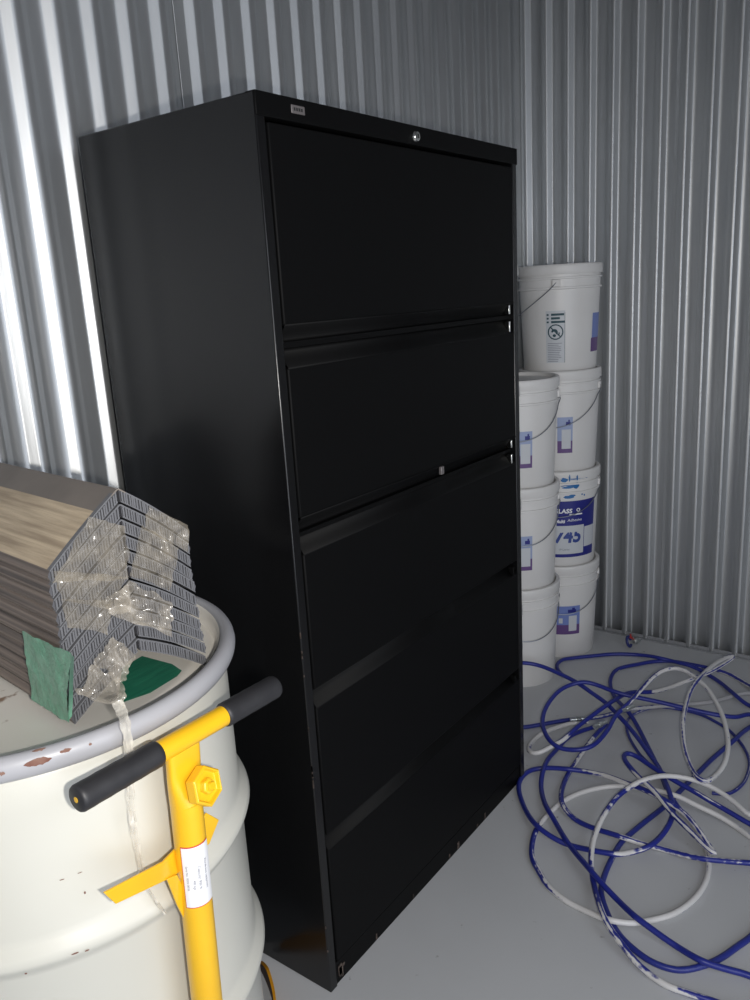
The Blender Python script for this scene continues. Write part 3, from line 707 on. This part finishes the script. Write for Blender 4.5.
# ------------------------------------------------------------------ hoses
HR = .0068
placed = []   # (x, y, z) samples of everything laid so far
def lay_hose(name, label, px, r=HR, mat_='hose', cat='hose'):
    """px: list of (x, y, extra height, paint) read off the photo; every sample is put on the floor, or on what already lies there"""
    P3 = [Vector((a[0], a[1], 0)) for a in px]; hh = [a[2] if len(a) > 2 else 0 for a in px]; pp = [a[3] if len(a) > 3 else .0 for a in px]
    key = []; 
    # catmull-rom in picture space carrying height and paint
    out = []
    n_ = len(px); st = 3.0
    for i in range(n_-1):
        i0, i3 = max(i-1, 0), min(i+2, n_-1)
        ln = (P3[i+1]-P3[i]).length; n = max(2, int(ln/st))
        for k in range(n):
            t = k/n
            def cr_(a, b, c, d): return .5*((2*b)+(c-a)*t+(2*a-5*b+4*c-d)*t*t+(3*b-a-3*c+d)*t**3)
            out.append((cr_(P3[i0].x, P3[i].x, P3[i+1].x, P3[i3].x), cr_(P3[i0].y, P3[i].y, P3[i+1].y, P3[i3].y), max(0, cr_(hh[i0], hh[i], hh[i+1], hh[i3])), pp[i]*(1-t)+pp[i+1]*t))
    out.append((px[-1][0], px[-1][1], hh[-1], pp[-1]))
    z = [r+.0003+o[2] for o in out]; n = len(out)
    for it in range(3):
        pts = [at_z(o[0], o[1], zz) for o, zz in zip(out, z)]
        need = [r+.0003+o[2] for o in out]
        own = []
        for i, p in enumerate(pts):
            m_ = 0
            for (qx, qy, qz, qr) in placed:
                d2 = (p.x-qx)**2+(p.y-qy)**2; R2 = (r+qr)*1.06
                if d2 < R2*R2: m_ = max(m_, qz+math.sqrt(max(0, R2*R2-d2))+.0004)
            if i > 24:
                for j in range(0, i-24):
                    q = pts[j]; d2 = (p.x-q.x)**2+(p.y-q.y)**2; R2 = 2*r*1.06
                    if d2 < R2*R2: m_ = max(m_, need[j]+math.sqrt(R2*R2-d2)+.0004)
            need[i] = max(need[i], m_)
            # ramp backwards so lifts stay gentle
        for sweep in (range(1, n), range(n-2, -1, -1)):
            for i in sweep:
                j = i-1 if sweep.step > 0 else i+1
                dist = (pts[i]-pts[j]).length; need[i] = max(need[i], need[j]-dist*.16)
        z = need
    pts = [at_z(o[0], o[1], zz) for o, zz in zip(out, z)]
    for _ in range(2): pts = [pts[0]]+[(pts[i-1]+pts[i]*2+pts[i+1])/4 for i in range(1, len(pts)-1)]+[pts[-1]]
    for p in pts: placed.append((p.x, p.y, p.z, r))
    bm = bmesh.new(); lay = bm.verts.layers.float.new('paint'); tube(bm, pts, r, 14, True, lay, [o[3] for o in out])
    bm.verts.ensure_lookup_table(); ln_ = 0
    for i, p in enumerate(pts):
        if i: ln_ += (p-pts[i-1]).length
        for k in range(14):
            a = 2*PI*k/14; v = bm.verts[i*14+k]; v[lay] = v[lay]+.42*noise.noise(Vector((ln_*3.5+len(px), 1.3*math.cos(a), 1.3*math.sin(a))))*min(1, v[lay]*3+.25)
    o = obj(name, bm, M[mat_], smooth=70); tag(o, label, cat); return o, pts
# hose 1: from behind the cabinet, the wide blue loops and the white arc in front
A_ = [(520, 663, .125), (527, 663, .105), (541, 666, .08), (558, 673, .045), (576, 682, .015), (592, 693), (606, 703), (616, 713), (629, 727), (640, 741), (648, 752), (658, 766), (664, 779), (670, 794), (673, 806), (672, 818), (663, 834), (648, 847, 0, .25), (623, 854, 0, .5), (607, 853, 0, .2), (590, 850), (569, 845, 0, .4), (552, 837), (536, 825), (526, 811), (519, 792), (520, 780), (529, 771), (545, 768, 0, .2), (567, 769, 0, .3), (588, 772, 0, .4), (607, 776, 0, .5), (623, 782, 0, .45), (640, 788, 0, .2), (655, 795, 0, .3), (670, 803, 0, .4), (686, 815, 0, .5), (700, 832, 0, .5), (709, 846, .004, .5), (715, 854, .01, .5), (706, 847, .02, .5), (689, 830, .03, .45), (672, 813, .04, .3), (655, 792, .055, .5), (637, 775, .06, .4), (626, 762, .065, .1), (623, 756, .065, .1), (627, 753, .062, .1), (636, 756, .05, .1), (648, 764, .035, .1), (662, 773, .02), (677, 782, .01), (695, 792, 0, .2), (710, 801, 0, .35), (731, 813, 0, .1), (750, 824), (785, 842), (800, 836), (775, 822, .01, .3)]
K_ = [(750, 815, .02, .5), (733, 801, .03, .6), (717, 790, .04, .6), (700, 782, .05, .62), (681, 777, .055, .6), (660, 776, .06, .62), (641, 781, .055, .6), (627, 789, .05, .5), (616, 798, .045, .35), (605, 813, .035, .45), (598, 827, .03, .6), (593, 842, .02, .62), (591, 861, .015, .5), (593, 880, .01, .35), (599, 904, 0, .4), (608, 925, 0, .4), (623, 946, 0, .35), (642, 968, 0, .4), (666, 985, 0, .5), (685, 992, 0, .45), (709, 1000, 0, .3), (735, 1008), (775, 1012), (790, 995)]
I_ = [(750, 976), (726, 969), (702, 961), (676, 946), (649, 927), (630, 912), (606, 888), (586, 865), (574, 851), (564, 837), (553, 818), (545, 804), (541, 787), (543, 771), (548, 759, 0, .2), (557, 749, 0, .2), (566, 739), (576, 733), (594, 727)]
# hose 2: top blue line, circle by the cabinet and the tall standing arch
F_ = [(564, 676), (558, 671), (556, 665), (561, 660), (573, 658), (592, 656), (616, 654), (640, 655), (655, 657), (672, 661), (691, 666), (707, 674), (721, 683), (734, 694), (750, 706), (780, 715), (775, 724)]
Cc = [(750, 714), (739, 717), (724, 716), (707, 713), (689, 709), (676, 706), (659, 702), (640, 698), (622, 694), (610, 690), (597, 685), (584, 682), (573, 684), (560, 690), (549, 702), (543, 715), (543, 728), (550, 741), (560, 748), (573, 750), (584, 749), (594, 745), (603, 736), (610, 726), (615, 716, .004, .1), (630, 702, .04, .3), (640, 691, .07, .35), (651, 679, .10, .4), (662, 671, .12, .5), (675, 668, .13, .55), (686, 671, .13, .6), (697, 679, .12, .6), (707, 688, .11, .55), (716, 702, .09, .6), (723, 717, .07, .65), (727, 733, .05, .65), (728, 749, .03, .65), (724, 765, .015, .65), (715, 776, .008, .6), (706, 782, .006, .5), (699, 779, .006, .4), (692, 770, .015, .4), (685, 751, .04, .45), (683, 735, .06, .5), (683, 720, .08, .5), (687, 701, .10, .5), (692, 688, .11, .4), (699, 678, .11, .4), (707, 670, .10, .5), (719, 661, .085, .5), (731, 656, .07, .4), (734, 657, .06, .4), (724, 664, .055, .45), (710, 672, .05, .45), (697, 677, .045, .45), (684, 682, .035, .5), (668, 688, .02, .5), (652, 692, .01, .45), (640, 692, 0, .1), (628, 693, 0, .1), (616, 699), (597, 712), (576, 728), (563, 740, 0, .4), (552, 746, 0, .65), (539, 753, 0, .65), (531, 753, 0, .5), (528, 749, 0, .5), (531, 743, 0, .6), (541, 734, 0, .65), (555, 728, 0, .65), (573, 723, 0, .6), (588, 722, 0, .5)]
# hose 3: white-crusted big loop
D_ = [(775, 700), (765, 694), (750, 686, 0, .4), (729, 674, 0, .4), (713, 669, 0, .3), (694, 665, 0, .3), (670, 661, 0, .3), (650, 662, 0, .3), (640, 664, 0, .3), (624, 667, 0, .2), (614, 671, 0, .3), (610, 679, 0, .2), (611, 690), (617, 700), (630, 714), (640, 731), (646, 743), (654, 759), (661, 774), (667, 790), (675, 803, 0, .3), (690, 820, 0, .6), (702, 838, 0, .6), (708, 855, 0, .6), (708, 874, 0, .62), (702, 889, 0, .65), (690, 903, 0, .65), (673, 914, 0, .68), (652, 920, 0, .68), (630, 923, 0, .55), (606, 919, 0, .66), (584, 910, 0, .68), (568, 902, 0, .65), (557, 894, 0, .6), (547, 885, 0, .45), (538, 870, 0, .4), (532, 858, 0, .4), (532, 844, 0, .25), (536, 830, 0, .4), (545, 818, 0, .6), (562, 802, 0, .65), (583, 792, 0, .68), (605, 787, 0, .68), (623, 786, 0, .65), (640, 788, 0, .6), (655, 790, 0, .6), (677, 796, 0, .65), (698, 806, 0, .65), (719, 816, 0, .65), (738, 828, 0, .65), (752, 838, 0, .6), (785, 856, 0, .4), (785, 866)]
J_ = [(750, 863, 0, .3), (724, 861, 0, .35), (698, 858, 0, .3), (677, 853, 0, .3), (655, 847, 0, .4), (637, 842, 0, .55), (622, 837, 0, .45), (612, 834), (593, 828), (576, 820, 0, .35), (565, 809, 0, .4), (561, 799, 0, .3), (562, 789, 0, .3), (567, 776, 0, .35), (576, 762, 0, .6), (584, 750, 0, .6), (592, 739, 0, .5), (600, 730), (606, 724)]
# hose 4: blue lead with silver coupling, pale length to the right wall, diagonal back to the front
B_ = [(500, 729), (526, 727), (544, 724), (568, 720, 0, .1), (590, 718, 0, .5), (604, 716, 0, .5), (622, 711, 0, .6), (640, 708, 0, .6), (662, 706, 0, .62), (689, 704, 0, .62), (710, 702, 0, .62), (726, 698, 0, .62), (750, 693, 0, .62), (785, 700), (780, 716)]
H_ = [(750, 727), (732, 742), (712, 759), (698, 773), (681, 790), (665, 806), (646, 821), (629, 835), (620, 844, 0, .2), (612, 858, 0, .3), (605, 874, 0, .2), (601, 891), (606, 910), (616, 930), (630, 946), (652, 962, 0, .2), (678, 970, 0, .3), (702, 966, 0, .25), (721, 958), (738, 946, 0, .3), (752, 936, 0, .2), (785, 905)]
# thin whip
G_ = [(665, 777), (653, 767), (641, 756), (634, 746), (629, 737), (626, 727), (628, 719), (634, 714), (646, 709), (662, 707), (683, 710), (702, 715), (716, 722), (729, 730), (740, 742), (747, 753), (750, 764), (747, 776), (742, 785), (731, 793), (722, 794), (712, 793)]
lay_hose('whip_hose', 'thin dark blue whip hose curling beneath the arch, paint-specked', [(a, b, 0, .3) for a, b in G_], r=.0048, mat_='hose2')
lay_hose('paint_hose', 'hose with the silver coupling crossing diagonally under the others to the front right', B_+H_, mat_='hose2')
lay_hose('paint_hose', 'hose crusted with white paint making the large flat loop at the front', D_+J_)
lay_hose('paint_hose', 'long blue spray hose coming from behind the cabinet and making the front white-streaked arc', A_+K_+I_)
lay_hose('paint_hose', 'blue and white hose with the tall standing arch and the round loop by the cabinet', F_+Cc)
# couplings
def coupling(label, pa, pb, z=.010, r=.0095):
    a, b = at_z(*pa, z), at_z(*pb, z); d = (b-a).normalized(); L_ = (b-a).length
    top = max([q[2]+q[3] for q in placed if min(math.hypot(q[0]-(a.x+(b.x-a.x)*t), q[1]-(a.y+(b.y-a.y)*t)) for t in (0, .25, .5, .75, 1)) < r+q[3]] or [0])
    zz = max(r, top+r+.0005); a = at_z(*pa, zz); b = at_z(*pb, zz); d = (b-a).normalized(); L_ = (b-a).length
    t = thing('hose_coupling', label, 'hose coupling', (a.x, a.y, zz-r), math.atan2(d.y, d.x))
    Mx = Matrix.Translation((0, 0, r)) @ Matrix.Rotation(PI/2, 4, 'Y')
    bm = bmesh.new(); lathe(bm, [(0, 0), (r*.6, 0), (r*.65, .004), (r*.65, L_-.004), (r*.6, L_), (0, L_)], 20); bmesh.ops.transform(bm, matrix=Mx, verts=bm.verts); bmesh.ops.recalc_face_normals(bm, faces=bm.faces); obj('sleeve', bm, M['fit'], t, smooth=40)
    bm = bmesh.new(); lathe(bm, [(0, L_*.35), (r, L_*.35), (r, L_*.6), (0, L_*.6)], 6); bmesh.ops.transform(bm, matrix=Mx, verts=bm.verts); bmesh.ops.recalc_face_normals(bm, faces=bm.faces); obj('hex_nut', bm, M['fit'], t, smooth=20, bevel=.001)
    for q in range(6): p = a+d*L_*q/5; placed.append((p.x, p.y, zz, r))
coupling('silver hose coupling on the blue hose nearest the cabinet', (570, 720), (588, 718))
coupling('silver hose coupling at the knot where the hoses meet', (594, 727), (606, 722))
coupling('silver hose coupling just right of the knot of hoses', (622, 711), (634, 706))

# little spray fitting lying near the wall
f0 = at_z(630, 646, 0); fit = thing('hose_fitting', 'small red, blue and silver hose fitting on the floor near the right wall', 'hose fitting', (f0.x, f0.y, 0))
M['fred'] = mat('red plastic', (.40, .03, .03), .4); M['fblue'] = mat('dark blue plastic', (.02, .03, .16), .4)
bm = bmesh.new(); tube(bm, [(.018*math.cos(t)-.012, .006*math.sin(t), .024+.018*math.sin(t)) for t in [2*PI*k/18 for k in range(16)]], .0055, 10); obj('guard_ring', bm, M['fblue'], fit)
bm = bmesh.new(); tube(bm, [(-.006, -.004, .040), (.010, -.006, .030), (.022, -.004, .022)], .005, 8); tube(bm, [(.020, .004, .020), (.021, .006, .034), (.021, .006, .042)], [.005, .004, .003], 8); obj('lever', bm, M['fred'], fit)
bm = bmesh.new(); lathe(bm, [(0, 0), (.009, 0), (.013, .004), (.013, .02), (.008, .022), (.008, .034), (0, .034)], 12); bmesh.ops.transform(bm, matrix=Matrix.Translation((.020, -.006, .0135)) @ Matrix.Rotation(PI/2, 4, 'Y') @ Matrix.Rotation(.5, 4, 'X'), verts=bm.verts); bmesh.ops.recalc_face_normals(bm, faces=bm.faces); obj('nozzle', bm, M['fit'], fit, smooth=40)

# ------------------------------------------------------------------ light
fl = bpy.data.lights.new('camera_flash', 'AREA'); fl.shape = 'ELLIPSE'; fl.size = .035; fl.size_y = .022; fl.energy = 13.5; fl.color = (1, .96, .90)
fo = bpy.data.objects.new('camera_flash', fl); C.objects.link(fo)
fo.matrix_world = Matrix.Translation(Rt*.075-Up*.045+Fw*.02) @ cam.matrix_world
sky = bpy.data.lights.new('doorway_daylight', 'AREA'); sky.shape = 'RECTANGLE'; sky.size = 2.5; sky.size_y = 2.6; sky.energy = 46; sky.color = (.90, .94, 1)
so = bpy.data.objects.new('doorway_daylight', sky); C.objects.link(so); so.location = (-1.02, -2.6, 1.33); so.rotation_euler = (PI/2, 0, 0)
w = bpy.data.worlds.new('world'); sc.world = w; w.use_nodes = True; w.node_tree.nodes['Background'].inputs[0].default_value = (.62, .72, .9, 1); w.node_tree.nodes['Background'].inputs[1].default_value = .5
sc.view_settings.view_transform = 'Standard'; sc.view_settings.look = 'None'; sc.view_settings.gamma = 1; sc.view_settings.exposure = 0; sc.view_settings.use_curve_mapping = False
